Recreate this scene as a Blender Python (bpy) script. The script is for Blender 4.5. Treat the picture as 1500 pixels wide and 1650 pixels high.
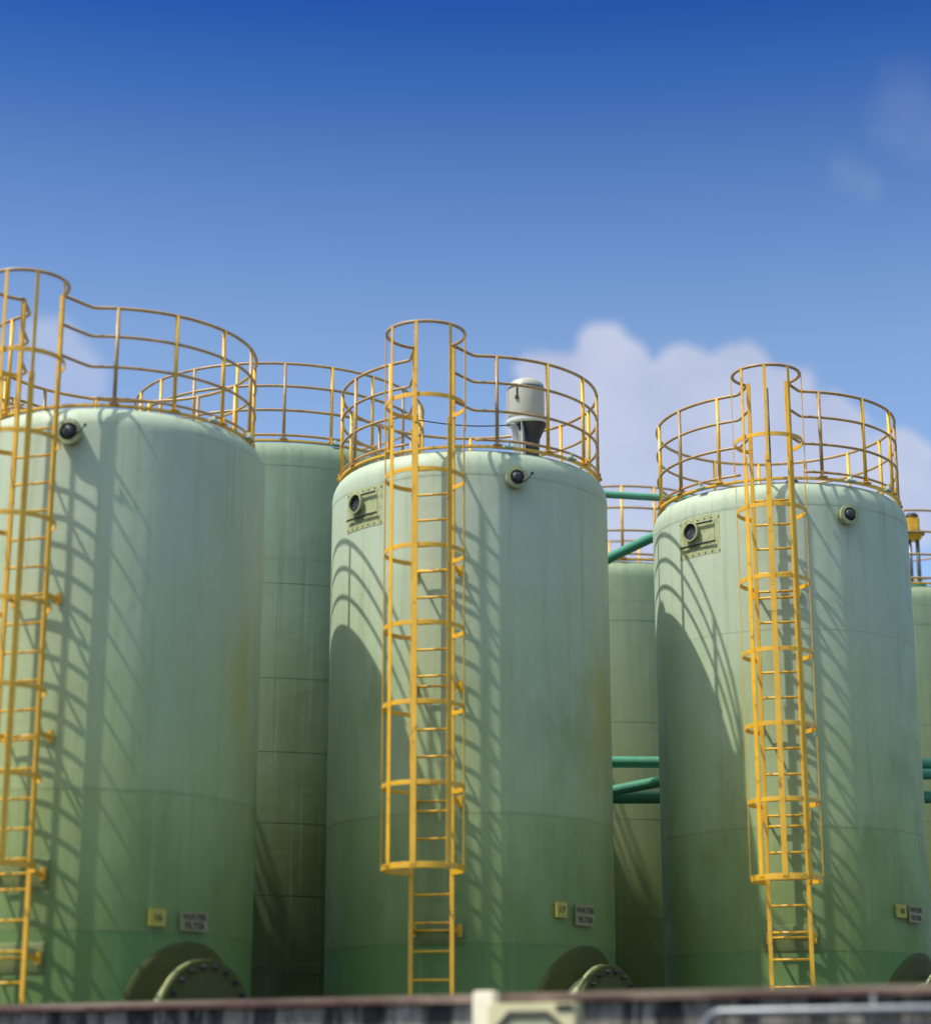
import bpy, bmesh, math, random
from math import sin, cos, pi, radians as rad
from mathutils import Vector, Matrix
random.seed(7)

# ------------------------------------------------------------------ scene, camera, light
sc = bpy.context.scene
for o in list(bpy.data.objects): bpy.data.objects.remove(o)
COL = sc.collection
EYE = 1.6                                  # eye height above the yard; z below is world height over the ground

cam_d = bpy.data.cameras.new('camera'); cam = bpy.data.objects.new('camera', cam_d); COL.objects.link(cam)
cam.location = (0, 0, EYE); cam.rotation_euler = (pi/2 + 0.2763, 0, 0)
cam_d.sensor_fit = 'HORIZONTAL'; cam_d.sensor_width = 36; cam_d.lens = 3274.3/1500*36
cam_d.clip_start = .1; cam_d.clip_end = 4000
cam_d.dof.use_dof = True; cam_d.dof.focus_distance = 25.2; cam_d.dof.aperture_fstop = 0.44
sc.camera = cam

SUN_AZ, SUN_EL = rad(-115), rad(58)
sun_dir = Vector((sin(SUN_AZ)*cos(SUN_EL), cos(SUN_AZ)*cos(SUN_EL), sin(SUN_EL)))
sl = bpy.data.lights.new('sun', 'SUN'); sl.energy = 2.4; sl.angle = rad(.6); sl.color = (1, .945, .86)
so = bpy.data.objects.new('sun', sl); COL.objects.link(so)
so.rotation_euler = sun_dir.to_track_quat('Z', 'Y').to_euler(); so.location = (-20, -10, 30)

sc.view_settings.view_transform = 'Standard'; sc.view_settings.look = 'None'
sc.view_settings.exposure = 1.0; sc.view_settings.gamma = 1
sc.render.engine = 'CYCLES'

# sky: Nishita, tinted by elevation, with clouds placed by direction
SKY_STRENGTH = 0.11
# elevation(deg): multiplier rgb
RAMP = [(0.0, (0.792, 0.84, 0.917)), (15.0, (0.772, 0.818, 0.893)), (20.35, (0.689, 0.73, 0.798)), (22.2, (0.552, 0.65, 0.781)), (24.9, (0.366, 0.503, 0.69)), (27.4, (0.185, 0.35, 0.624)), (28.7, (0.121, 0.289, 0.602)), (29.97, (0.073, 0.219, 0.559)), (35.0, (0.5, 0.6, 0.8)), (46.0, (2.2, 2.12, 1.38)), (90.0, (2.2, 2.12, 1.38))]
#ENDRAMP
world = bpy.data.worlds.new('World'); sc.world = world; world.use_nodes = True
wt = world.node_tree; wn = wt.nodes; wl = wt.links
for n in list(wn): wn.remove(n)
def W(t, **k):
    n = wn.new(t)
    for a, b in k.items(): setattr(n, a, b)
    return n
def wmath(op, a, b=None, c=None, clamp=False):
    n = W('ShaderNodeMath', operation=op, use_clamp=clamp)
    for i, v in enumerate((a, b, c)):
        if v is None: continue
        if isinstance(v, (int, float)): n.inputs[i].default_value = v
        else: wl.new(v, n.inputs[i])
    return n.outputs[0]
sky = W('ShaderNodeTexSky', sky_type='NISHITA', sun_disc=False, sun_elevation=SUN_EL, sun_rotation=SUN_AZ, altitude=50, air_density=1.0, dust_density=1.0, ozone_density=1.5)
tc = W('ShaderNodeTexCoord'); sep = W('ShaderNodeSeparateXYZ'); wl.new(tc.outputs['Generated'], sep.inputs[0])
el = wmath('DIVIDE', wmath('ARCSINE', sep.outputs['Z']), pi/2, clamp=True)
ramp = W('ShaderNodeValToRGB'); cr = ramp.color_ramp; cr.interpolation = 'B_SPLINE'
cr.interpolation = 'LINEAR'
RS = 4.0
for i, (e, c) in enumerate(RAMP):
    s = cr.elements[i] if i < 2 else cr.elements.new(e/90)
    s.position = e/90
for s, (e, c) in zip(cr.elements, RAMP): s.color = (c[0]/RS, c[1]/RS, c[2]/RS, 1)
wl.new(el, ramp.inputs[0])
mul = W('ShaderNodeVectorMath', operation='MULTIPLY'); wl.new(sky.outputs[0], mul.inputs[0]); wl.new(ramp.outputs[0], mul.inputs[1])
mul2 = W('ShaderNodeVectorMath', operation='SCALE'); wl.new(mul.outputs[0], mul2.inputs[0]); mul2.inputs['Scale'].default_value = RS
# clouds: (azimuth deg, elevation deg, radius deg, weight)
n1 = W('ShaderNodeTexNoise'); n1.inputs['Scale'].default_value = 22; n1.inputs['Detail'].default_value = 7; n1.inputs['Roughness'].default_value = .6
wl.new(tc.outputs['Generated'], n1.inputs['Vector'])
n2 = W('ShaderNodeTexNoise'); n2.inputs['Scale'].default_value = 70; n2.inputs['Detail'].default_value = 5
wl.new(tc.outputs['Generated'], n2.inputs['Vector'])
sub = W('ShaderNodeVectorMath', operation='SUBTRACT'); wl.new(n1.outputs['Color'], sub.inputs[0]); sub.inputs[1].default_value = (.5, .5, .5)
sc1 = W('ShaderNodeVectorMath', operation='SCALE'); wl.new(sub.outputs[0], sc1.inputs[0]); sc1.inputs['Scale'].default_value = .034
sub2 = W('ShaderNodeVectorMath', operation='SUBTRACT'); wl.new(n2.outputs['Color'], sub2.inputs[0]); sub2.inputs[1].default_value = (.5, .5, .5)
sc2 = W('ShaderNodeVectorMath', operation='SCALE'); wl.new(sub2.outputs[0], sc2.inputs[0]); sc2.inputs['Scale'].default_value = .012
ad = W('ShaderNodeVectorMath', operation='ADD'); wl.new(tc.outputs['Generated'], ad.inputs[0]); wl.new(sc1.outputs[0], ad.inputs[1])
ad2 = W('ShaderNodeVectorMath', operation='ADD'); wl.new(ad.outputs[0], ad2.inputs[0]); wl.new(sc2.outputs[0], ad2.inputs[1])
def cloud(blobs, lo, hi, amount):
    acc = None
    for az, e, r in blobs:
        d = W('ShaderNodeVectorMath', operation='DISTANCE'); wl.new(ad2.outputs[0], d.inputs[0])
        d.inputs[1].default_value = (sin(rad(az))*cos(rad(e)), cos(rad(az))*cos(rad(e)), sin(rad(e)))
        v = wmath('SUBTRACT', 1.0, wmath('DIVIDE', d.outputs['Value'], rad(r)))
        acc = v if acc is None else wmath('SMOOTH_MAX', acc, v, .1)
    m = W('ShaderNodeMapRange', interpolation_type='SMOOTHSTEP'); wl.new(acc, m.inputs[0])
    m.inputs[1].default_value = lo; m.inputs[2].default_value = hi; m.inputs[4].default_value = amount
    return m.outputs[0]
#CLOUDS
C1 = cloud([(4.36, 20.14, 1.08), (3.33, 19.38, 1.05), (2.19, 19.75, 0.73), (5.34, 18.9, 1.31), (6.56, 19.64, 0.96), (8.01, 19.5, 1.05), (7.34, 18.49, 1.49), (9.15, 18.58, 1.14), (10.54, 17.65, 1.22), (4.57, 17.27, 2.1), (8.16, 16.46, 2.62), (12.69, 16.75, 1.08), (11.66, 15.61, 1.92), (5.42, 14.98, 2.8), (2.57, 18.17, 1.4)], -.06, .15, .74)
C2 = cloud([(-12.01, 20.05, 0.96), (-11.44, 19.4, 0.87), (-12.2, 18.66, 1.05)], -.1, .45, .42)
C3 = cloud([(13.44, 26.58, 1.08), (13.85, 25.88, 0.96), (13.04, 26.04, 0.7), (11.57, 24.75, 0.79), (12.2, 24.44, 0.7)], -.25, 1.0, .085)
#ENDCLOUDS
cm = wmath('MAXIMUM', wmath('MAXIMUM', C1, C2), C3)
mx = W('ShaderNodeMix', data_type='RGBA'); wl.new(cm, mx.inputs[0]); wl.new(mul2.outputs[0], mx.inputs[6])
cb_ = W('ShaderNodeMapRange'); wl.new(n1.outputs['Fac'], cb_.inputs[0]); cb_.inputs[1].default_value = .38; cb_.inputs[2].default_value = .62
cmix = W('ShaderNodeMix', data_type='RGBA'); wl.new(cb_.outputs[0], cmix.inputs[0]); cmix.inputs[6].default_value = (2.5, 2.65, 3.4, 1); cmix.inputs[7].default_value = (3.05, 3.15, 3.75, 1)
wl.new(cmix.outputs[2], mx.inputs[7])
bg = W('ShaderNodeBackground'); bg.inputs['Strength'].default_value = SKY_STRENGTH; wl.new(mx.outputs[2], bg.inputs[0])
wo = W('ShaderNodeOutputWorld'); wl.new(bg.outputs[0], wo.inputs[0])

# ------------------------------------------------------------------ materials
class NT:
    def __init__(s, name):
        s.m = bpy.data.materials.new(name); s.m.use_nodes = True; s.t = s.m.node_tree; s.n = s.t.nodes; s.l = s.t.links
        s.b = s.n['Principled BSDF']; s.tc = s.n.new('ShaderNodeTexCoord')
        s.oi = s.n.new('ShaderNodeObjectInfo')
    def add(s, t, **k):
        n = s.n.new(t)
        for a, b in k.items(): setattr(n, a, b)
        return n
    def setin(s, sock, v):
        if isinstance(v, bpy.types.NodeSocket): s.l.new(v, sock)
        elif isinstance(v, tuple) and len(v) == 3 and sock.type == 'RGBA': sock.default_value = (*v, 1)
        else: sock.default_value = v
    def coord(s, scale=(1, 1, 1), rnd=0):
        mp = s.add('ShaderNodeMapping'); s.l.new(s.tc.outputs['Object'], mp.inputs[0]); mp.inputs['Scale'].default_value = scale
        if rnd:
            m = s.math('MULTIPLY', s.oi.outputs['Random'], rnd); cx = s.add('ShaderNodeCombineXYZ')
            for i in range(3): s.l.new(m, cx.inputs[i])
            s.l.new(cx.outputs[0], mp.inputs['Location'])
        return mp.outputs[0]
    def noise(s, scale, detail=4, vec=None, rough=.55, out='Fac'):
        n = s.add('ShaderNodeTexNoise'); n.inputs['Scale'].default_value = scale; n.inputs['Detail'].default_value = detail
        n.inputs['Roughness'].default_value = rough
        s.l.new(vec if vec is not None else s.tc.outputs['Object'], n.inputs['Vector']); return n.outputs[out]
    def math(s, op, a, b=None, clamp=False):
        n = s.add('ShaderNodeMath', operation=op, use_clamp=clamp); s.setin(n.inputs[0], a)
        if b is not None: s.setin(n.inputs[1], b)
        return n.outputs[0]
    def rng(s, v, a, b, c=0., d=1., smooth=False):
        n = s.add('ShaderNodeMapRange'); n.interpolation_type = 'SMOOTHSTEP' if smooth else 'LINEAR'
        s.setin(n.inputs[0], v)
        for i, x in enumerate((a, b, c, d)): n.inputs[i+1].default_value = x
        return n.outputs[0]
    def mix(s, f, a, b, mode='MIX'):
        n = s.add('ShaderNodeMix', data_type='RGBA', blend_type=mode); s.setin(n.inputs[0], f); s.setin(n.inputs[6], a); s.setin(n.inputs[7], b)
        return n.outputs[2]
    def bump(s, h, strength=.3, dist=.01):
        n = s.add('ShaderNodeBump'); n.inputs['Strength'].default_value = strength; n.inputs['Distance'].default_value = dist
        s.l.new(h, n.inputs['Height']); s.l.new(n.outputs[0], s.b.inputs['Normal'])
    def done(s, col=None, rough=None, metal=None):
        if col is not None: s.setin(s.b.inputs['Base Color'], col)
        if rough is not None: s.setin(s.b.inputs['Roughness'], rough)
        if metal is not None: s.b.inputs['Metallic'].default_value = metal
        return s.m

def shell_mat(name, up, up2, mid, mid2, low, algae, rough_bump, algae_shade_amt, soft=.008):
    """painted laminate in bands (each band its own coat), with painted-in darkening toward the foot, algae and run-off streaks"""
    s = NT(name); v = s.coord(rnd=40)
    sp = s.add('ShaderNodeSeparateXYZ'); s.l.new(s.tc.outputs['Object'], sp.inputs[0]); z = sp.outputs['Z']
    wob = s.math('MULTIPLY', s.math('SUBTRACT', s.noise(1.5, 6, v), .5), .03)
    zz = s.math('ADD', z, wob)
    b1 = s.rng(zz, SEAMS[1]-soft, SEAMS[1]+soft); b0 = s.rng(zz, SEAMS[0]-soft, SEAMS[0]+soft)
    shade_fade = s.math('ADD', s.rng(z, SEAMS[1], SEAMS[3]-.5), s.math('MULTIPLY', s.math('SUBTRACT', s.noise(.9, 6, s.coord((1.2, 1.2, .5), rnd=21), .65), .5), .9), clamp=True)  # darkening toward the foot painted into the upper coat, ragged
    shade_fade2 = s.math('ADD', s.rng(z, SEAMS[0], SEAMS[1]), s.math('MULTIPLY', s.math('SUBTRACT', s.noise(1.4, 6, s.coord((1.2, 1.2, .4), rnd=51), .65), .5), 1.2), clamp=True)  # same painted darkening carried down through the middle band
    col = s.mix(b0, low, s.mix(b1, s.mix(shade_fade2, mid2, mid), s.mix(shade_fade, up2, up)))
    big = s.noise(.7, 5, v, .6); col = s.mix(s.rng(big, .3, .7, 0, .35), col, s.mix(.5, col, algae))
    sv = s.coord((5.5, 5.5, .22), rnd=40); st = s.noise(1.6, 6, sv, .65)
    col = s.mix(s.rng(st, .50, .74, 0, .50, True), col, s.mix(.6, col, algae))
    st2 = s.noise(3.1, 5, s.coord((6, 6, .12), rnd=77), .6)
    col = s.mix(s.rng(st2, .54, .78, 0, .34, True), col, s.mix(.5, col, (.66, .68, .58)))
    # ragged algae patches, thickened low down as part of the painted darkening
    al = s.math('ADD', s.math('MULTIPLY', s.noise(1.1, 6, s.coord((1, 1, .5), rnd=13), .65), 2.0), s.rng(z, 1.5, 8.0, .30, -.50))
    col = s.mix(s.rng(al, .75, 1.45, 0, algae_shade_amt, True), col, algae)
    # mustard lichen stain on the right flank
    dd = s.add('ShaderNodeVectorMath', operation='DISTANCE'); sq = s.add('ShaderNodeMapping'); s.l.new(s.tc.outputs['Object'], sq.inputs[0]); sq.inputs['Scale'].default_value = (1, 1, .42)
    s.l.new(sq.outputs[0], dd.inputs[0]); dd.inputs[1].default_value = (1.6*sin(rad(66)), -1.6*cos(rad(66)), 5.6*.42)
    lm = s.math('ADD', s.rng(dd.outputs['Value'], .1, .75, 1, 0), s.math('MULTIPLY', s.math('SUBTRACT', s.noise(2.2, 6, s.coord((1.5, 1.5, .5), rnd=5), .65), .5), 1.6))
    col = s.mix(s.rng(lm, .45, 1.15, 0, .6, True), col, (.36, .36, .07))
    # dirt line caught on the seams
    dirt = None
    for q in SEAMS[:2]+SEAMS[3:]:
        d = s.math('ABSOLUTE', s.math('SUBTRACT', z, q+.012)); k = s.rng(d, .004, .03, 1, 0)
        dirt = k if dirt is None else s.math('MAXIMUM', dirt, k)
    dn = s.rng(s.noise(4, 5, v), .35, .65, .15, .75)
    col = s.mix(s.math('MULTIPLY', dirt, s.math('MULTIPLY', dn, .38)), col, (.12, .15, .07))
    # scattered chips, scabs and brown weeps
    ch = s.noise(11, 7, s.coord((1.6, 1.6, .8), rnd=9), .75); col = s.mix(s.rng(ch, .66, .72, 0, .55), col, (.16, .15, .07))
    rs = s.noise(2.6, 6, s.coord((9, 9, .30), rnd=63), .7); col = s.mix(s.rng(rs, .63, .76, 0, .38, True), col, (.24, .19, .07))
    fine = s.noise(55, 3, v); col = s.mix(s.rng(fine, .3, .7, 0, .10), col, (.15, .17, .1))
    h = s.math('ADD', s.math('MULTIPLY', s.noise(1.3, 3, v), 1.3), s.math('MULTIPLY', s.noise(24, 6, v, .6), rough_bump))
    s.bump(h, .5, .02)
    s.b.inputs['Specular IOR Level'].default_value = .3
    return s.done(col, s.rng(s.noise(3, 4, v), .3, .7, .50, .72))
Z0 = 1.6
SEAMS = [1.46+Z0, 2.83+Z0, 5.12+Z0, 6.62+Z0]
M = {}
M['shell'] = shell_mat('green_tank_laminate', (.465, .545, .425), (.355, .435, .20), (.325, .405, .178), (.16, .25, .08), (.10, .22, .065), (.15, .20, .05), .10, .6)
M['shell_old_shade_foot'] = shell_mat('weathered_shade_foot_laminate', (.26, .33, .215), (.20, .24, .10), (.15, .19, .06), (.07, .10, .03), (.05, .08, .018), (.10, .14, .04), .16, .8, .45)  # shade between the tanks painted into the dark lower tones
M['shell_shaded'] = shell_mat('weathered_painted_shade_laminate', (.24, .32, .225), (.10, .145, .06), (.055, .085, .03), (.025, .042, .014), (.012, .038, .01), (.08, .12, .04), .16, .7, .45)  # shade of the gap painted into the shell colours, near black at the foot
def yellow(name, c1, c2, rustamt):
    s = NT(name); v = s.coord(rnd=30)
    col = s.mix(s.rng(s.noise(4, 4, v), .3, .7), c1, c2)
    col = s.mix(s.rng(s.noise(9, 6, v, .7), .58, .70, 0, rustamt), col, (.17, .08, .035))
    col = s.mix(s.rng(s.noise(26, 4, v, .7), .60, .68, 0, rustamt*.5), col, (.30, .16, .06))
    s.bump(s.noise(60, 3, v), .15, .004)
    return s.done(col, .42)
M['yellow'] = yellow('yellow_paint', (.80, .45, .028), (.66, .35, .02), .8)
M['rail'] = yellow('weathered_yellow_rail_paint', (.46, .29, .10), (.31, .19, .10), .95)
def simple(name, c, rough=.5, metal=0, var=.25, dirt=(.08, .07, .05), sc_=6, bump=.1):
    s = NT(name); v = s.coord(rnd=30)
    col = s.mix(s.rng(s.noise(sc_, 6, v, .65), .40, .75, 0, var), c, dirt)
    if bump: s.bump(s.noise(sc_*6, 4, v), bump, .005)
    return s.done(col, rough, metal)
M['patch'] = simple('olive_laminate_patch', (.065, .07, .010), .8, 0, .6, (.04, .042, .006), 5, .5)
M['pad'] = simple('thin_olive_pad', (.16, .20, .06), .55, 0, .6, (.09, .11, .03), 7, .3)
M['plate'] = simple('bare_resin_plate', (.41, .44, .24), .55, 0, .75, (.20, .22, .08), 14, .6)
M['flange'] = simple('pale_green_flange_paint', (.36, .39, .20), .55, 0, .7, (.10, .11, .04), 12)
M['dark'] = simple('dark_inside', (.020, .028, .04), .5)
M['bolt'] = simple('dark_bolt_steel', (.03, .03, .04), .5, .4)
M['pipe'] = simple('green_pipe_paint', (.075, .29, .185), .38, 0, .4, (.06, .13, .09), 5)
M['cream'] = simple('cream_motor_paint', (.40, .38, .32), .4, 0, .5, (.36, .33, .24), 7)
M['white'] = simple('white_painted_steel', (.55, .56, .58), .4, 0, .35, (.35, .35, .33), 6)
M['steel'] = simple('galvanised_steel', (.16, .18, .20), .36, .35, .6, (.12, .12, .12), 12)
M['black'] = simple('black_rubber', (.012, .012, .010), .6)
M['sign_y'] = simple('yellow_sign_paint', (.42, .35, .035), .5, 0, .4, (.3, .27, .1), 12, 0)
M['sign_b'] = simple('faded_beige_sign', (.27, .235, .11), .55, 0, .5, (.22, .2, .1), 12, 0)
M['ink'] = simple('sign_lettering', (.06, .05, .035), .6, 0, .1, bump=0)
M['box'] = simple('beige_cabinet_paint', (.58, .54, .32), .45, 0, .4, (.25, .23, .12), 9)
M['post'] = simple('cream_white_post', (.85, .76, .58), .5, 0, .25, (.5, .42, .3), 9)
s = NT('rusty_red_coping'); v = s.coord((1, 1, 1))
col = s.mix(s.rng(s.noise(.7, 3, v), .48, .60), (.045, .012, .010), (.27, .19, .14)); col = s.mix(s.rng(s.noise(7, 5, v), .4, .7, 0, .6), col, (.12, .05, .04))
sp = s.add('ShaderNodeSeparateXYZ'); s.l.new(s.tc.outputs['Object'], sp.inputs[0])
ed = s.math('ADD', sp.outputs['Z'], s.math('MULTIPLY', s.math('SUBTRACT', s.noise(5, 4, v), .5), .02))
lit_var = s.rng(s.noise(.55, 3, v), .38, .60, .25, 1)
col = s.mix(s.math('MULTIPLY', s.rng(ed, .72+Z0-.040, .72+Z0-.030), lit_var), col, (.22, .17, .12))  # lit top edge painted paler into the coping colour, broken by noise
s.bump(s.noise(30, 4), .3, .01); M['coping'] = s.done(col, .6)
s = NT('stained_concrete'); v = s.coord()
a = s.noise(2.2, 6, s.coord((2.4, 2.4, .35)), .7); b = s.noise(5, 6, s.coord((3.5, 3.5, .25)), .7); c = s.noise(7, 6, v, .7)
col = s.mix(s.rng(a, .44, .54, 0, 1, True), (.21, .19, .16), (.012, .011, .010))
col = s.mix(s.rng(b, .56, .66, 0, .8, True), col, (.42, .40, .37)); col = s.mix(s.rng(c, .5, .7, 0, .8), col, (.05, .052, .045))
s.bump(c, .6, .02); M['concrete'] = s.done(col, .8)
s = NT('yard_concrete'); v = s.coord()
col = s.mix(s.rng(s.noise(.35, 7, v, .65), .35, .65), (.05, .05, .045), (.085, .08, .072)); col = s.mix(s.rng(s.noise(9, 5, v), .5, .8, 0, .6), col, (.06, .06, .055))
s.bump(s.noise(14, 6), .4, .01); M['ground'] = s.done(col, .85)

# ------------------------------------------------------------------ mesh helpers
class MB:
    def __init__(s): s.v = []; s.f = []; s.sm = []
    def face(s, idx, smooth=False): s.f.append(idx); s.sm.append(smooth)
    def sweep(s, path, prof, up=Vector((0, 0, 1)), closed=False, smooth=True, caps=True, ups=None):
        """sweep a 2-D profile (x sideways, y along up) down a path"""
        P = [Vector(p) for p in path]; n = len(P); base = len(s.v); k = len(prof)
        for i, p in enumerate(P):
            a = P[(i-1) % n] if (closed or i > 0) else p; b = P[(i+1) % n] if (closed or i < n-1) else p
            t = (b-a).normalized(); u = Vector(ups[i]) if ups else up
            side = t.cross(u)
            if side.length < 1e-4: side = t.cross(Vector((1, 0, 0)))
            side.normalize(); uu = side.cross(t).normalized()
            # keep width through corners
            sc_ = 1.0
            if (closed or 0 < i < n-1):
                d1 = (p-a).normalized(); c_ = max(.5, d1.dot(t)); sc_ = 1/c_
            for x, y in prof: s.v.append(p+side*x*sc_+uu*y)
        m = n if closed else n-1
        for i in range(m):
            j = (i+1) % n
            for q in range(k):
                r = (q+1) % k
                s.face((base+i*k+q, base+j*k+q, base+j*k+r, base+i*k+r), smooth)
        if caps and not closed:
            s.face(tuple(base+q for q in range(k))); s.face(tuple(base+(n-1)*k+q for q in reversed(range(k))))
        return s
    def tube(s, path, r, seg=10, closed=False, up=Vector((0, 0, 1)), caps=True):
        return s.sweep(path, [(r*cos(2*pi*i/seg), r*sin(2*pi*i/seg)) for i in range(seg)], up, closed, True, caps)
    def bar(s, path, w, h, up=Vector((0, 0, 1)), closed=False, ups=None, bev=.0):
        x, y = w/2, h/2; c = bev
        prof = [(-x, -y), (x, -y), (x, y), (-x, y)] if not c else [(-x+c, -y), (x-c, -y), (x, -y+c), (x, y-c), (x-c, y), (-x+c, y), (-x, y-c), (-x, -y+c)]
        return s.sweep(path, prof, up, closed, False, True, ups)
    def box(s, c, size, M_=None, bev=.004):
        """box with chamfered edges"""
        bm = bmesh.new(); bmesh.ops.create_cube(bm, size=1)
        for v in bm.verts: v.co = Vector((v.co.x*size[0], v.co.y*size[1], v.co.z*size[2]))
        if bev: bmesh.ops.bevel(bm, geom=bm.edges[:], offset=bev, segments=2, affect='EDGES')
        T = Matrix.Translation(Vector(c)); T = (M_ @ T) if M_ else T
        base = len(s.v); bm.verts.ensure_lookup_table()
        for v in bm.verts: s.v.append(T @ v.co)
        for f in bm.faces: s.face(tuple(base+v.index for v in f.verts))
        bm.free(); return s
    def lathe(s, prof, seg=48, M_=None, split=()):
        """revolve (r,z) profile round local z; indices in split start a hard edge"""
        pr = []
        runs = [[]]
        for i, p in enumerate(prof):
            runs[-1].append(p)
            if i in split: runs.append([p])
        for run in runs:
            if len(run) < 2: continue
            base = len(s.v); k = len(run)
            for j in range(seg):
                a = 2*pi*j/seg
                for r, z in run:
                    p = Vector((r*cos(a), r*sin(a), z)); s.v.append(M_ @ p if M_ else p)
            for j in range(seg):
                jj = (j+1) % seg
                for i in range(k-1):
                    q = (base+j*k+i, base+jj*k+i, base+jj*k+i+1, base+j*k+i+1)
                    if run[i][0] < 1e-6: q = (q[0], q[2], q[3])
                    elif run[i+1][0] < 1e-6: q = (q[0], q[1], q[2])
                    s.face(q, True)
        return s
    def build(s, name, mat, parent=None, loc=None):
        me = bpy.data.meshes.new(name); me.from_pydata([tuple(v) for v in s.v], [], s.f)
        me.polygons.foreach_set('use_smooth', s.sm); me.materials.append(mat); me.update()
        bm = bmesh.new(); bm.from_mesh(me); bmesh.ops.recalc_face_normals(bm, faces=bm.faces); bm.to_mesh(me); bm.free()
        o = bpy.data.objects.new(name, me); COL.objects.link(o)
        if parent is not None: o.parent = parent
        if loc is not None: o.location = loc
        return o
def tag(o, label=None, cat=None, group=None, kind=None):
    for k, v_ in (('label', label), ('category', cat), ('group', group), ('kind', kind)):
        if v_: o[k] = v_
    return o
def empty(name, loc, rz=0):
    o = bpy.data.objects.new(name, None); COL.objects.link(o); o.location = loc; o.rotation_euler = (0, 0, rz); o.empty_display_size = .2; return o
def pol(R, deg, z=0):                     # tank-local: angle 0 faces -Y, positive turns to +X
    a = rad(deg); return Vector((R*sin(a), -R*cos(a), z))
def facing(R, deg, z):                    # matrix: local x = sideways (to +X at 0), y = up, z = outward, at the shell
    a = rad(deg); out = Vector((sin(a), -cos(a), 0)); side = Vector((cos(a), sin(a), 0)); up = Vector((0, 0, 1))
    m = Matrix((side, up, out)).transposed().to_4x4(); m.translation = pol(R, deg, z); return m
def arc(R, a0, a1, z, step=3.0):
    n = max(2, int(abs(a1-a0)/step)); return [pol(R, a0+(a1-a0)*i/n, z) for i in range(n+1)]
def rounded(pts, r=.06, n=5):
    P = [Vector(p) for p in pts]; out = [P[0]]
    for i in range(1, len(P)-1):
        a, b, c = P[i-1], P[i], P[i+1]; d1 = (a-b); d2 = (c-b); q = min(r, d1.length*.45, d2.length*.45)
        s0 = b+d1.normalized()*q; s1 = b+d2.normalized()*q
        for k in range(n+1):
            t = k/n; out.append(s0*(1-t)**2+b*2*t*(1-t)+s1*t**2)
    out.append(P[-1]); return out

# ------------------------------------------------------------------ ground
g = MB(); N = 40
ext = 600
for i in range(N+1):
    for j in range(N+1):
        fx = (i/N*2-1); fy = (j/N*2-1)
        g.v.append(Vector((ext*fx**3, ext*fy**3+20, 0)))
for i in range(N):
    for j in range(N): g.face((i*(N+1)+j, (i+1)*(N+1)+j, (i+1)*(N+1)+j+1, i*(N+1)+j+1))
tag(g.build('ground', M['ground']), kind='structure')

# ------------------------------------------------------------------ tanks
RAIL_Z = (1.1, .78, .44, .09)
def shell_profile(R, H, seams):
    prof = [(R, 0.0)]; split = []
    r = R
    for q in seams:
        if q > H-.3: continue
        prof += [(r, q)]; split.append(len(prof)-1); r2 = r+.0018
        prof += [(r2, q+.002)]; split.append(len(prof)-1); r = r2
    z0 = H-.27; prof.append((r, z0)); hx, hz = .17, .25
    for k in range(1, 9):
        t = k/8*pi/2; prof.append((r-hx*(1-cos(t)), z0+hz*sin(t)))
    prof += [(r-.35, H-.005), (R*.5, H+.03), (0.0, H+.05)]
    return prof, split

def make_tank(name, c, R, Rr, H, label, phi=None, shell='shell', post0=0., dpost=24., posts_per_360=15, seams=(SEAMS[0], SEAMS[1], SEAMS[3]), group=None, rail_r=.017, lugs=()):
    t = empty(name, (c[0], c[1], 0)); tag(t, label, 'storage tank', group)
    prof, sp_ = shell_profile(R, H, seams)
    MB().lathe(prof, 160, split=sp_).build('shell', M[shell], t)
    # guard rail: pipe rails on posts round the roof edge
    gr = MB()
    for i, h in enumerate(RAIL_Z):
        z = H+h
        if phi is None: gr.tube(arc(Rr, 0, 360, z)[:-1], rail_r, closed=True); continue
        if i == 3: gr.tube(arc(Rr, phi+14.5, phi+345.5, z), .016); continue
        inner = arc(Rr, phi+15.5, phi+344.5, z)
        L = facing(0, phi, 0)
        e1 = L @ Vector((.235, z, R+.21)); e0 = L @ Vector((-.235, z, R+.21))
        k1 = pol(Rr+.02, phi+13.5, z); k0 = pol(Rr+.02, phi-13.5, z)
        path = rounded([e1, k1, inner[0]], .09)[:-1]+inner+rounded([inner[-1], k0, e0], .09)[1:]
        gr.tube(path, rail_r+(.002 if i == 0 else 0))
    grail = gr.build('guard_rail', M['rail'], t)
    MB().bar(arc(Rr-.005, 0, 360, H+.012)[:-1], .06, .022, closed=True).build('base_ring', M['yellow'], grail)
    for k in range(posts_per_360):
        a = post0+k*dpost
        if phi is not None and abs((a-phi+180) % 360-180) < 8: continue
        p = MB().tube([pol(Rr, a, H+.02), pol(Rr, a, H+1.1)], .022)
        F = facing(Rr, a, H); p.box((0, .03, 0), (.10, .016, .10), F, .003); p.box((.0, .06, 0), (.012, .09, .08), F, .002)
        p.build('post', M['rail' if k % 3 == 0 else 'yellow'], grail)
    for a in lugs:
        F = facing(Rr+.055, a, H-.02); l = MB(); l.box((0, .02, 0), (.12, .02, .07), F, .003); l.box((0, .05, .0), (.016, .07, .06), F, .003)
        l.build('lifting_lug', M['shell'], t)
    return t

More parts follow.
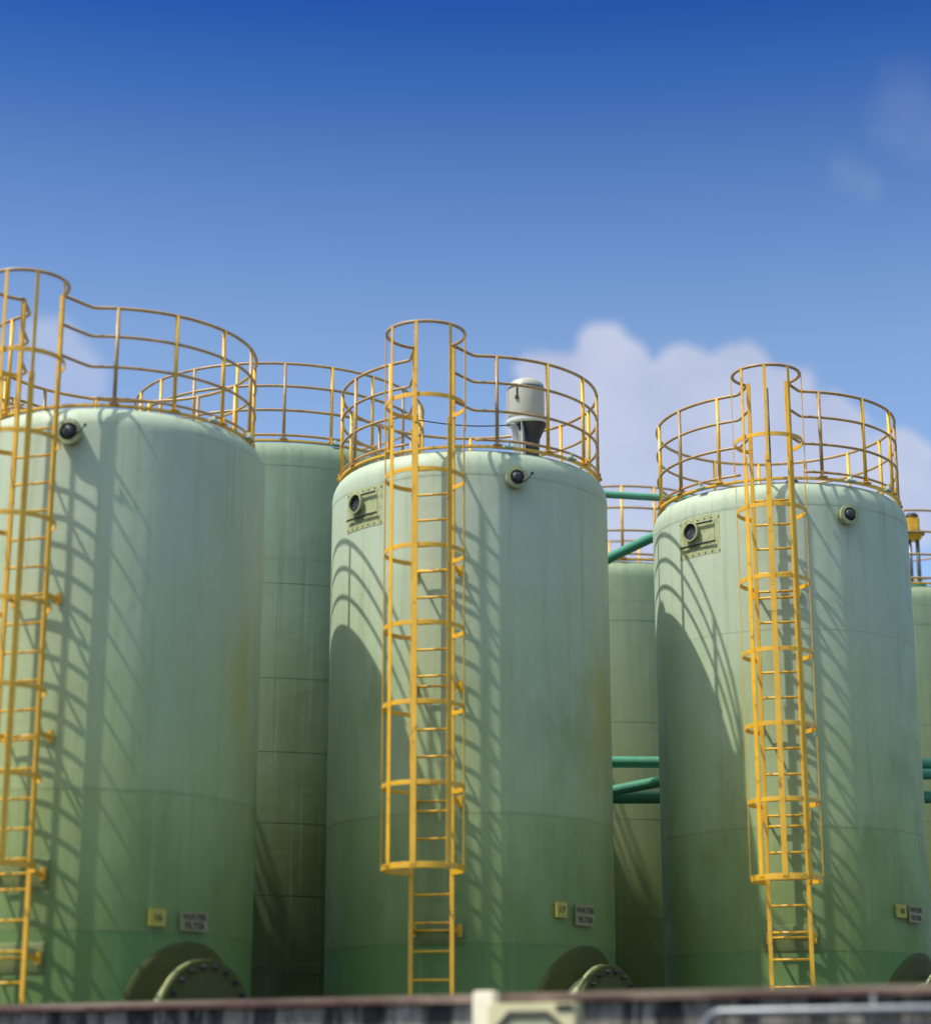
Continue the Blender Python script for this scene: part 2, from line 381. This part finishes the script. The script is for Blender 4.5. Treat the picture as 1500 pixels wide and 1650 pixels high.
def make_ladder(t, R, H, phi, zbot=1.6+2.15, bracket_z=(1.59, 2.95, 4.2, 5.5), cr_=.39):
    F = facing(0, phi, 0); rl = R+.235; hw = .222
    st = MB()
    for sx in (-1, 1):
        st.bar([F @ Vector((sx*hw, .0, rl)), F @ Vector((sx*hw, H+1.1, rl))], .048, .034, up=F.to_3x3() @ Vector((0, 0, 1)), bev=.004)
    lad = st.build('ladder', M['yellow'], t)
    z = H-.35
    while z > .2:
        MB().tube([F @ Vector((-hw+.02, z, rl)), F @ Vector((hw-.02, z, rl))], .0145, 8).build('rung', M['yellow'], lad)
        z -= .292
    for zb in bracket_z:
        zz = zb+EYE; b = MB()
        for sx in (-1, 1):
            x = sx*(hw+.008)
            b.box((x, zz, rl-.12), (.012, .05, .22), F, .002)
            b.box((x+sx*.022, zz, R+.008), (.055, .13, .016), F, .005)
        b.tube([F @ Vector((-hw, zz, R+.09)), F @ Vector((hw, zz, R+.09))], .014, 8)
        b.build('bracket', M['yellow'], lad)
        if zb > 2: continue
        # laminated pad behind the bracket
        pad = MB(); a_ = math.degrees(.30/R)
        n = 10; g0 = []
        for dz, rr in ((-.15, .004), (-.13, .012), (.13, .012), (.15, .004)):
            g0.append([pol(R+rr, phi-a_+2*a_*i/n, zz+dz) for i in range(n+1)])
        for row in g0: pad.v += row
        for r_ in range(3):
            for i in range(n): pad.face((r_*(n+1)+i, r_*(n+1)+i+1, (r_+1)*(n+1)+i+1, (r_+1)*(n+1)+i), True)
        pad.build('pad', M['pad'], lad)
    # cage
    cz = rl+.30+(cr_-.39)*2.4-.02; a0 = math.degrees(math.asin(hw/cr_)) ; S = MB()
    zt = H+1.1
    def cp(a, z, r=cr_):                  # a: 0 = outward
        return F @ Vector((r*sin(rad(a)), z, cz+r*cos(rad(a))))
    for a in (-86, -41, 0, 50 if cr_ > .43 else 41, 86):
        rr = cr_+.007
        out = (cp(a, 0, 2)-cp(a, 0, 1)).normalized()
        S.bar([cp(a, zbot, rr), cp(a, H+.02, rr)], .062 if abs(a) < 60 else .045, .009, up=out, bev=.002)
        S.bar([cp(a, H-.06, rr+.011), cp(a, zt-.01, rr+.011)], .036, .010, up=out, bev=.002)
    cage = S.build('safety_cage', M['yellow'], t)
    k = 0
    while True:
        z = zt-(zt-zbot)/7*k
        if z < zbot-.1: break
        A = [(-180+a0)+(360-2*a0)*i/40 for i in range(41)]
        path = [cp(a, z) for a in A]; path = [F @ Vector((-hw, z, rl))]+path+[F @ Vector((hw, z, rl))]
        h = MB()
        if k == 0: h.tube(path, .019)
        else:
            ctr = F @ Vector((0, z, cz)); h.bar(path, .010, .064 if z < zbot+.1 else .05, bev=.002)
        h.build('hoop', M['rail' if k == 0 else 'yellow'], cage); k += 1
    return lad

def nozzle(t, R, a, z, r=.115, out=.12, lever=True):
    F = facing(R, a, z)
    n = MB().lathe([(r, -.05), (r, out-.03), (r+.012, out-.02), (r+.012, out), (r-.03, out+.004), (r-.034, out-.02)], 40, F, split=(1, 2, 3, 4)).build('nozzle', M['flange'], t)
    MB().lathe([(r-.034, out-.02), (r-.036, .0), (0, .0)], 32, F, split=(1,)).build('bore_or_shade_disc', M['dark'], n)
    MB().lathe([(r*.55, out-.015), (r*.5, out+.012), (r*.2, out+.02), (0, out+.02)], 24, F).build('cap', M['dark'], n)
    if lever:
        MB().tube(rounded([F @ Vector((.03, -.05, out)), F @ Vector((r*1.0, -.02, out+.03)), F @ Vector((r*1.45, r*.45, out+.02))], .03), .008).box((r*1.45, r*.45, out+.02), (.03, .03, .03), F, .006).build('lever', M['bolt'], n)
    return n

def curved_patch(R, a0, a1, z0, z1, th, n=14):
    m = MB(); rows = [(z0, 0), (z0+.003, th), (z1-.003, th), (z1, 0)]
    for z, h in rows:
        for i in range(n+1): m.v.append(pol(R+(h if 0 < i < n else 0), a0+(a1-a0)*i/n, z))
    for r_ in range(3):
        for i in range(n): m.face((r_*(n+1)+i, r_*(n+1)+i+1, (r_+1)*(n+1)+i+1, (r_+1)*(n+1)+i))
    return m
def plate(t, R, am, zc):
    w = .345; da = math.degrees(w/R); h = .245
    p = curved_patch(R, am-da, am+da, zc-h, zc+h, .008).build('inspection_plate', M['plate'], t)
    F = facing(R, am, zc)
    fr = MB(); q = .70
    for a0_, a1_, z0_, z1_ in ((am-da*q, am+da*q, zc-h*.45, zc-h*.40), (am-da*q, am+da*q, zc+h*.66, zc+h*.70), (am-da*q, am-da*q+.7, zc-h*.45, zc+h*.7), (am+da*q-.7, am+da*q, zc-h*.45, zc+h*.7)):
        c_ = curved_patch(R, a0_, a1_, z0_, z1_, .013, 8); b_ = len(fr.v); fr.v += c_.v
        for f_, s_ in zip(c_.f, c_.sm): fr.face(tuple(i+b_ for i in f_), s_)
    fr.build('frame', M['plate'], p)
    rod = MB(); rod.tube(rounded(arc(R+.04, am-da*.78, am+da*.74, zc-h*.42), .01), .011)
    rod.build('clamp_rod', M['bolt'], p)
    MB().tube(arc(R+.04, am-da*.1, am+da*.66, zc+h*.60), .012).build('clamp_rod', M['bolt'], p)
    bolts = MB()
    for i in range(7):
        for zq in (-.85, .85):
            G = facing(R, am-da*.85+2*da*.85*i/6, zc+h*zq); bolts.lathe([(.011, 0), (.011, .018), (0, .02)], 8, G, split=(1,))
    bolts.build('bolts', M['plate'], p)
    a = am-da*.22; z = zc+h*.25; G = facing(R, a, z); r = .12
    MB().lathe([(r-.015, .040), (0, .035)], 28, G).build('bore_or_shade_disc', M['dark'], p)  # dark disc added to stand for the shade inside the stub
    nz = MB().lathe([(r-.012, -.02), (r-.012, .045), (r, .05), (r, .07), (r-.018, .073), (r-.022, .06)], 36, G, split=(1, 2, 3, 4)).build('vent_stub', M['flange'], p)
    return p

def manhole(t, R, a, z=.70+EYE, pr=.78, lr=.57):
    # pad follows the curved shell
    m = MB(); n = 48; rings = [(0, .012), (.3, .012), (.6, .012), (.9, .012), (.985, .012), (1, .002)]
    for q, h in rings:
        for i in range(n):
            th = 2*pi*i/n; x = pr*q*cos(th); y = pr*q*sin(th); m.v.append(pol(R+h, a+math.degrees(x/R), z+y))
    for k in range(len(rings)-1):
        for i in range(n): m.face((k*n+i, k*n+(i+1) % n, (k+1)*n+(i+1) % n, (k+1)*n+i), True)
    pad = m.build('manhole', M['patch'], t)
    F = facing(R, a, z)
    MB().lathe([(lr-.12, -.25), (lr-.12, .20), (lr, .20), (lr, .235), (lr-.12, .236)], 56, F, split=(1, 2, 3)).build('neck', M['flange'], pad)
    MB().lathe([(lr, .243), (lr, .285), (lr-.015, .292), (lr-.14, .292), (lr-.16, .30), (0, .315)], 56, F, split=(1, 2, 3)).build('lid', M['patch'], pad)
    for i in range(20):
        b = MB(); th = 2*pi*(i+.5)/20; G = F @ Matrix.Translation(Vector(((lr-.075)*cos(th), (lr-.075)*sin(th), 0)))
        b.lathe([(.024, .285), (.024, .325), (0, .33)], 6, G, split=(1,)); b.lathe([(.012, .31), (.012, .35), (0, .35)], 8, G, split=(1,))
        b.build('bolt', M['bolt'], pad)
    return pad

YIN = (15, 24.0)
TL = dict(c=(-3.899, 21.646), R=1.661, Rr=1.526, H=6.854+Z0)
TC = dict(c=(.05, 23.44), R=1.64, Rr=1.542, H=6.970+Z0)
TR = dict(c=(3.933, 24.592), R=1.571, Rr=1.492, H=6.959+Z0)
ROW = 'green storage tanks in the front row'
tl = make_tank('storage_tank', **TL, label='blurred green storage tank cut off by the left picture edge', phi=-15.6, post0=8.5, group=ROW, lugs=(50, 74))
tcn = make_tank('storage_tank', **TC, label='green storage tank in the middle with a white motor on its roof', phi=-12.5, post0=11.5, group=ROW, lugs=(16, 47))
tr = make_tank('storage_tank', **TR, label='green storage tank right of the middle one, its roof rail against the cloud', seams=SEAMS, phi=-11.2, post0=12, group=ROW, lugs=(-45, 25, 50))
make_ladder(tl, TL['R'], TL['H'], -15.6, Z0+2.02, (1.2, 2.0, 3.35, 4.75), cr_=.42)
make_ladder(tcn, TC['R'], TC['H'], -12.5, Z0+2.18, cr_=.435)
make_ladder(tr, TR['R'], TR['H'], -11.2, Z0+2.20, (1.6, 2.95, 4.0, 5.55))
nozzle(tl, TL['R'], -6, Z0+6.50, .125); nozzle(tcn, TC['R'], 17.6, Z0+6.58); nozzle(tr, TR['R'], 20.5, Z0+6.50, .11, lever=False)
plate(tcn, TC['R'], -48, Z0+6.38); plate(tr, TR['R'], -46.5, Z0+6.36)
manhole(tl, TL['R'], 45.5, .66+EYE, .73, .55); manhole(tcn, TC['R'], 51); manhole(tr, TR['R'], 53.5)
# vertical joint strip on the right tank
MB().bar([pol(TR['R']+.001, 38, 0), pol(TR['R']-.016, 38, TR['H']-.3)], .012, .004, up=pol(1, 38)).build('joint_strip', M['plate'], tr)
BACK = 'weathered tanks standing behind the front row'
tb = make_tank('storage_tank', c=(-2.671, 27.793), R=2.20, Rr=2.06, H=8.278+Z0, label='large weathered tank behind, seen between the left and middle tanks', shell='shell_shaded', post0=7, dpost=18, posts_per_360=20, seams=[x+Z0 for x in (.4, 1.35, 2.3, 3.2, 4.1, 5.05, 6.3, 7.9)], group=BACK, rail_r=.019, lugs=(26,))
tb2 = make_tank('storage_tank', c=(-6.7, 25.2), R=1.64, Rr=1.54, H=7.2+Z0, label='weathered tank mostly hidden behind the left tank, only its roof rail showing', shell='shell_shaded', post0=7, dpost=18, posts_per_360=20, seams=[x+Z0 for x in (.4, 1.35, 2.3, 3.2, 4.1, 5.05, 6.3, 7.9)], group=BACK, rail_r=.019)
td = make_tank('storage_tank', c=(2.26, 29.65), R=1.64, Rr=1.54, H=7.26+Z0, label='weathered tank behind the green pipes, seen in the gap between the middle and right tanks', shell='shell_old_shade_foot', post0=-18.5, dpost=18, posts_per_360=20, seams=[x+Z0 for x in (.9, 2.2, 3.55, 4.9, 6.35)], group=BACK)
te = make_tank('storage_tank', c=(6.45, 29.9), R=1.64, Rr=1.54, H=6.97+Z0, label='weathered tank at the right picture edge carrying a yellow level gauge', shell='shell_old_shade_foot', post0=-4, dpost=24, seams=[x+Z0 for x in (.9, 2.2, 3.55, 4.9, 6.35)], group=BACK)

# ------------------------------------------------------------------ things on the roofs
zt = TC['H']+.045
m = empty('agitator_motor', (.74, 23.55, zt)); tag(m, 'white and cream cylindrical motor standing on the middle tank roof behind its rail', 'motor')
hb = MB().lathe([(.0, .82), (.17, .82), (.217, .84), (.225, .87), (.225, 1.22), (.217, 1.27), (.18, 1.31), (.13, 1.335), (0, 1.345)], 40, split=(1,))
hs = hb.build('housing', M['cream'], m)
rb = MB()
for i in range(20):
    a = 2*pi*i/20; F = facing(.225, math.degrees(a), 1.05)
    if 8 < i < 17: rb.box((0, 0, .005), (.008, .33, .016), F, .002)
rb.build('cooling_fins', M['white'], hs)
MB().lathe([(.227, 1.20), (.231, 1.205), (.231, 1.225), (.227, 1.23)], 40).build('band', M['steel'], hs)
F = facing(.225, -30, 1.1); MB().tube([F @ Vector((0, .13, .012)), F @ Vector((0, -.02, .012))], .007).box((0, -.045, .015), (.04, .05, .02), F, .004).build('lifting_eye', M['bolt'], hs)
MB().lathe([(.19, .76), (.245, .77), (.245, .81), (.20, .82)], 40, split=(1, 2)).build('flange', M['white'], m)
MB().lathe([(.10, .05), (.085, .15), (.085, .55), (.15, .70), (.19, .76)], 28, Matrix.Translation((.07, 0, 0))).build('gearbox', M['bolt'], m)
gs = MB()
for ang in (-75, -20, 110, 200):
    F = facing(0, ang, 0); b0 = len(gs.v)
    for th in (-.008, .008):
        for x, y in ((.07, .05), (.24, .05), (.16, .30), (.19, .76), (.10, .76)): gs.v.append(F @ Vector((th, y, x)))
    gs.face((b0, b0+1, b0+2, b0+3, b0+4)); gs.face((b0+9, b0+8, b0+7, b0+6, b0+5))
    for q in range(5): gs.face((b0+q, b0+(q+1) % 5, b0+5+(q+1) % 5, b0+5+q))
gs.build('gusset', M['white'], m)
MB().lathe([(.0, .05), (.27, .05), (.27, .0), (.0, -.02)], 40, split=(1, 2)).build('base_plate', M['white'], m)
MB().tube(rounded([(-.42, -.1, .10), (-.12, -.12, .28), (-.08, -.05, .28)], .04), .014).build('conduit', M['bolt'], m)

# yellow gauge on the tank at the right edge
gx, gy = 6.55, 28.72; m = empty('level_gauge', (gx, gy, 6.99+Z0)); tag(m, 'yellow level gauge on grey legs at the right edge, standing on the far tank roof', 'gauge')
MB().box((0, 0, .93), (.19, .17, .30), None, .03).build('housing', M['yellow'], m)
MB().lathe([(.0, .72), (.10, .72), (.13, .76), (.14, .80), (.0, .80)], 28, split=(1, 3)).build('bonnet', M['yellow'], m)
MB().lathe([(0, .80), (.17, .80), (.17, .84), (0, .84)], 28, split=(1, 2)).lathe([(0, 1.08), (.10, 1.08), (.08, 1.12), (0, 1.13)], 24, split=(1,)).build('flange', M['bolt'], m)
for x in (-.055, .06): MB().tube([(x, 0, 0), (x, 0, .73)], .030).build('leg', M['steel'], m)
MB().lathe([(0, 0), (.16, 0), (.16, .03), (0, .03)], 24, split=(1, 2)).build('base_plate', M['pipe'], m)

# small vent on the right tank
m = empty('roof_vent', (4.05, 24.15, TR['H']+.02)); tag(m, 'small dark mushroom vent on the right tank roof behind the ladder cage', 'vent')
MB().tube([(0, 0, 0), (0, 0, .20)], .04, 16).build('pipe', M['bolt'], m); MB().lathe([(0, .20), (.085, .20), (.08, .26), (.03, .31), (0, .315)], 20, split=(1,)).build('cowl', M['bolt'], m)
m = empty('lightning_rod', (3.66, 23.3, TR['H']-.01)); tag(m, 'thin dark upright rod on the right tank roof, seen through the ladder cage', 'rod')
MB().tube([(0, 0, 0), (0, 0, 1.22)], .010, 8).build('rod', M['bolt'], m); MB().lathe([(0, .03), (.04, .03), (.05, 0), (0, 0)], 16, split=(1, 2)).build('foot', M['flange'], m)
m = empty('power_cable', (-.62, 23.3, TC['H'])); tag(m, 'thin dark cable strung from the white roof motor to the ladder top', 'cable')
MB().tube([(1.30*i/12, .0+.25*i/12, .80-.05*sin(pi*i/12)+.02*i/12) for i in range(13)], .008, 8).build('cable', M['bolt'], m); MB().tube([(0, 0, 0), (0, 0, .82)], .012, 8).build('stanchion', M['rail'], m)
m = empty('roof_valve', (.02-.1, 22.35, TC['H']-.01)); tag(m, 'small valve with flat lever on the middle tank roof beside the ladder top', 'valve')
MB().lathe([(.05, 0), (.05, .06), (.03, .07), (.03, .14), (0, .14)], 20, split=(1, 3)).build('body', M['flange'], m); MB().box((-.08, 0, .15), (.26, .03, .012), None, .003).build('lever', M['bolt'], m)

# ------------------------------------------------------------------ green pipes between the tanks
def pipe(label, pts, r, cuts=()):
    o = empty('green_pipe', pts[0]); P = [Vector(p)-Vector(pts[0]) for p in pts]
    MB().tube(rounded(P, .22, 8), r, 20).build('pipe_run', M['pipe'], o)
    for (a, b, f) in cuts:
        A, B = P[a], P[b]; c = A.lerp(B, f); d = (B-A).normalized()*.02
        MB().tube([c-d, c+d], r*1.55, 24).build('flange', M['pipe'], o)
    return tag(o, label, 'pipe', 'green pipes between the tanks')
pipe('highest green pipe, level, crossing the rail above the tank in the gap', [(1.35, 25.8, 0), (1.35, 25.8, 7.59+Z0), (3.3, 25.95, 7.51+Z0), (3.3, 26.5, 7.5+Z0), (3.3, 26.5, 0)], .048)
pipe('sloping green pipe rising right from the small tank roof in the gap', [(1.72, 27.35, 6.9+Z0), (1.98, 27.12, 7.03+Z0), (2.62, 26.38, 7.18+Z0), (3.05, 26.33, 7.2+Z0), (3.05, 26.33, 0)], .070)
pipe('level green pipe, upper of the three low pipes in the gap', [(.6, 26.4, 0), (.6, 26.4, 4.10+Z0), (9.5, 26.75, 4.10+Z0), (9.5, 26.75, 0)], .075)
pipe('tilted green pipe crossing just under the upper low pipe', [(.85, 26.38, 0), (.85, 26.38, 3.56+Z0), (1.6, 26.38, 3.65+Z0), (3.2, 26.4, 4.0+Z0-.03), (9.2, 26.65, 3.93+Z0), (9.2, 26.65, 0)], .072)
pipe('lowest dark green pipe in the gap between middle and right tanks', [(1.1, 26.62, 0), (1.1, 26.62, 3.66+Z0), (9.0, 26.85, 3.70+Z0), (9.0, 26.85, 0)], .085)

# ------------------------------------------------------------------ signs on the tanks
def text_mesh(body, size):
    cu = bpy.data.curves.new('t', 'FONT'); cu.body = body; cu.size = size; cu.align_x = 'CENTER'; cu.align_y = 'CENTER'; cu.extrude = .0015
    cu.offset = size*.03
    o = bpy.data.objects.new('t', cu); COL.objects.link(o)
    dg = bpy.context.evaluated_depsgraph_get(); me = bpy.data.meshes.new_from_object(o.evaluated_get(dg)); bpy.data.objects.remove(o); return me
def sign(name, T, a, z, w, h, lines, mat, label, size, dep=.03):
    R = T['R']; o = empty(name, Vector((*T['c'], 0))+pol(R, a, z+Z0)); F = facing(0, a, 0)
    tag(o, label, 'sign', 'signs on the tank shells')
    MB().box((0, 0, dep+.01), (w, h, .02), F, .004).build('panel', M[mat], o)
    MB().box((0, 0, dep/2), (w*.7, h*.7, dep), F, 0).build('standoff', M['shell'], o)
    n = len(lines)
    for i, tx in enumerate(lines):
        me = text_mesh(tx, size); me.materials.append(M['ink']); q = bpy.data.objects.new('lettering', me); COL.objects.link(q); q.parent = o
        q.matrix_local = F @ Matrix.Translation((0, (n-1)*h*.22-i*h*.44, dep+.023))
sign('tank_number_sign', TC, 35.5, 1.83, .15, .165, ['17'], 'sign_y', 'small yellow square number sign low on the middle tank', .09)
sign('tank_name_sign', TC, 47.5, 1.79, .31, .225, ['WATER', 'FILTER'], 'sign_b', 'beige two-line sign beside the yellow number sign, low on the middle tank', .085)
sign('tank_number_sign', TL, 31.5, 1.60, .18, .17, ['16'], 'sign_y', 'blurred yellow number sign low on the left tank', .09)
sign('tank_name_sign', TL, 45.5, 1.58, .34, .19, ['WATER', 'FILTER'], 'sign_b', 'blurred beige two-line sign low on the left tank, above its manhole', .085)
sign('tank_number_sign', TR, 38, 1.92, .17, .15, ['18'], 'sign_y', 'small yellow number sign low on the right tank', .08)
sign('tank_name_sign', TR, 47.5, 1.90, .28, .20, ['WATER', 'FILTER'], 'sign_b', 'beige two-line sign by the right picture edge, low on the right tank', .075)

# ------------------------------------------------------------------ wall in front, with what stands before it
WA = Vector((-4.214, 18.900, 0)); WB = Vector((3.372, 15.099, 0)); WD = (WB-WA).normalized(); WZ = .72+Z0
ang = math.atan2(WD.y, WD.x); wmid = WA
w = empty('containment_wall', wmid, ang); tag(w, 'low stained concrete wall with rusty red coping along the bottom of the picture', 'wall')
wm = MB(); n = 60; x0, x1 = -9, 22
MB().box(((x0+x1)/2, .12, (WZ-.07)/2), (x1-x0, .2, WZ-.07), None, .01).build('wall_panel', M['concrete'], w)
MB().box(((x0+x1)/2, .11, WZ-.035), (x1-x0, .30, .066), None, .008).box(((x0+x1)/2, -.046, WZ-.035), (x1-x0, .012, .072), None, .003).build('coping', M['coping'], w)
L8 = (WB-WA).length
# cabinet: columns 758..945
cb = empty('control_cabinet', WA+WD*4.204, ang); tag(cb, 'beige cabinet with black edged panel in front of the wall, cream post at its left', 'cabinet')
cb.location = (WA+WD*5.055)+Vector((WD.y, -WD.x, 0))*.14
MB().box((0.375, -.08, (WZ-.085)/2), (0.751, .16, WZ-.085), None, .012).build('body', M['box'], cb)
fr = MB(); cx, cz_ = .36, WZ-.66; hw_, hh_ = .265, .49; ch = .10
pts = [(cx-hw_, -.175, cz_-hh_+ch), (cx-hw_, -.175, cz_+hh_-ch), (cx-hw_+ch, -.175, cz_+hh_), (cx+hw_-ch, -.175, cz_+hh_), (cx+hw_, -.175, cz_+hh_-ch), (cx+hw_, -.175, cz_-hh_+ch), (cx+hw_-ch, -.175, cz_-hh_), (cx-hw_+ch, -.175, cz_-hh_)]
fr.sweep(pts, [(.022*cos(q*pi/4), .022*sin(q*pi/4)) for q in range(8)], up=Vector((0, -1, 0)), closed=True).build('gasket', M['black'], cb)
MB().box((.66, -.165, WZ-.125), (.14, .02, .05), None, .004).build('hinge', M['black'], cb)
pp = MB().box((.0, 0, (WZ+.015)/2), (0.190, .12, WZ+.015), None, .014).build('fence_post', M['post']); pp.location = (WA+WD*4.996)+Vector((WD.y, -WD.x, 0))*.20; pp.rotation_euler = (0, 0, ang)
tag(pp, 'cream white square post overlapping the wall coping, left of the cabinet', 'post')
# steel pipe rail low at right
hr = empty('pipe_rail', WA+WD*6.881+Vector((WD.y, -WD.x, 0))*.35, ang); tag(hr, 'grey steel pipe rail with bent end in front of the wall at right', 'railing')
zr = WZ-.185
MB().tube(rounded([(.0, 0, 0), (.0, 0, zr), (9, 0, zr)], .14, 8), .034, 16).build('top_rail', M['steel'], hr)
MB().tube([(.10, .05, zr-.115), (9, .05, zr-.115)], .022, 12).build('mid_rail', M['steel'], hr)
for i, x in enumerate((1.255, 3.155, 5.055)): MB().tube([(x, .06, 0), (x, .06, WZ-.075)], .016, 14).build('upright', M['steel'], hr)
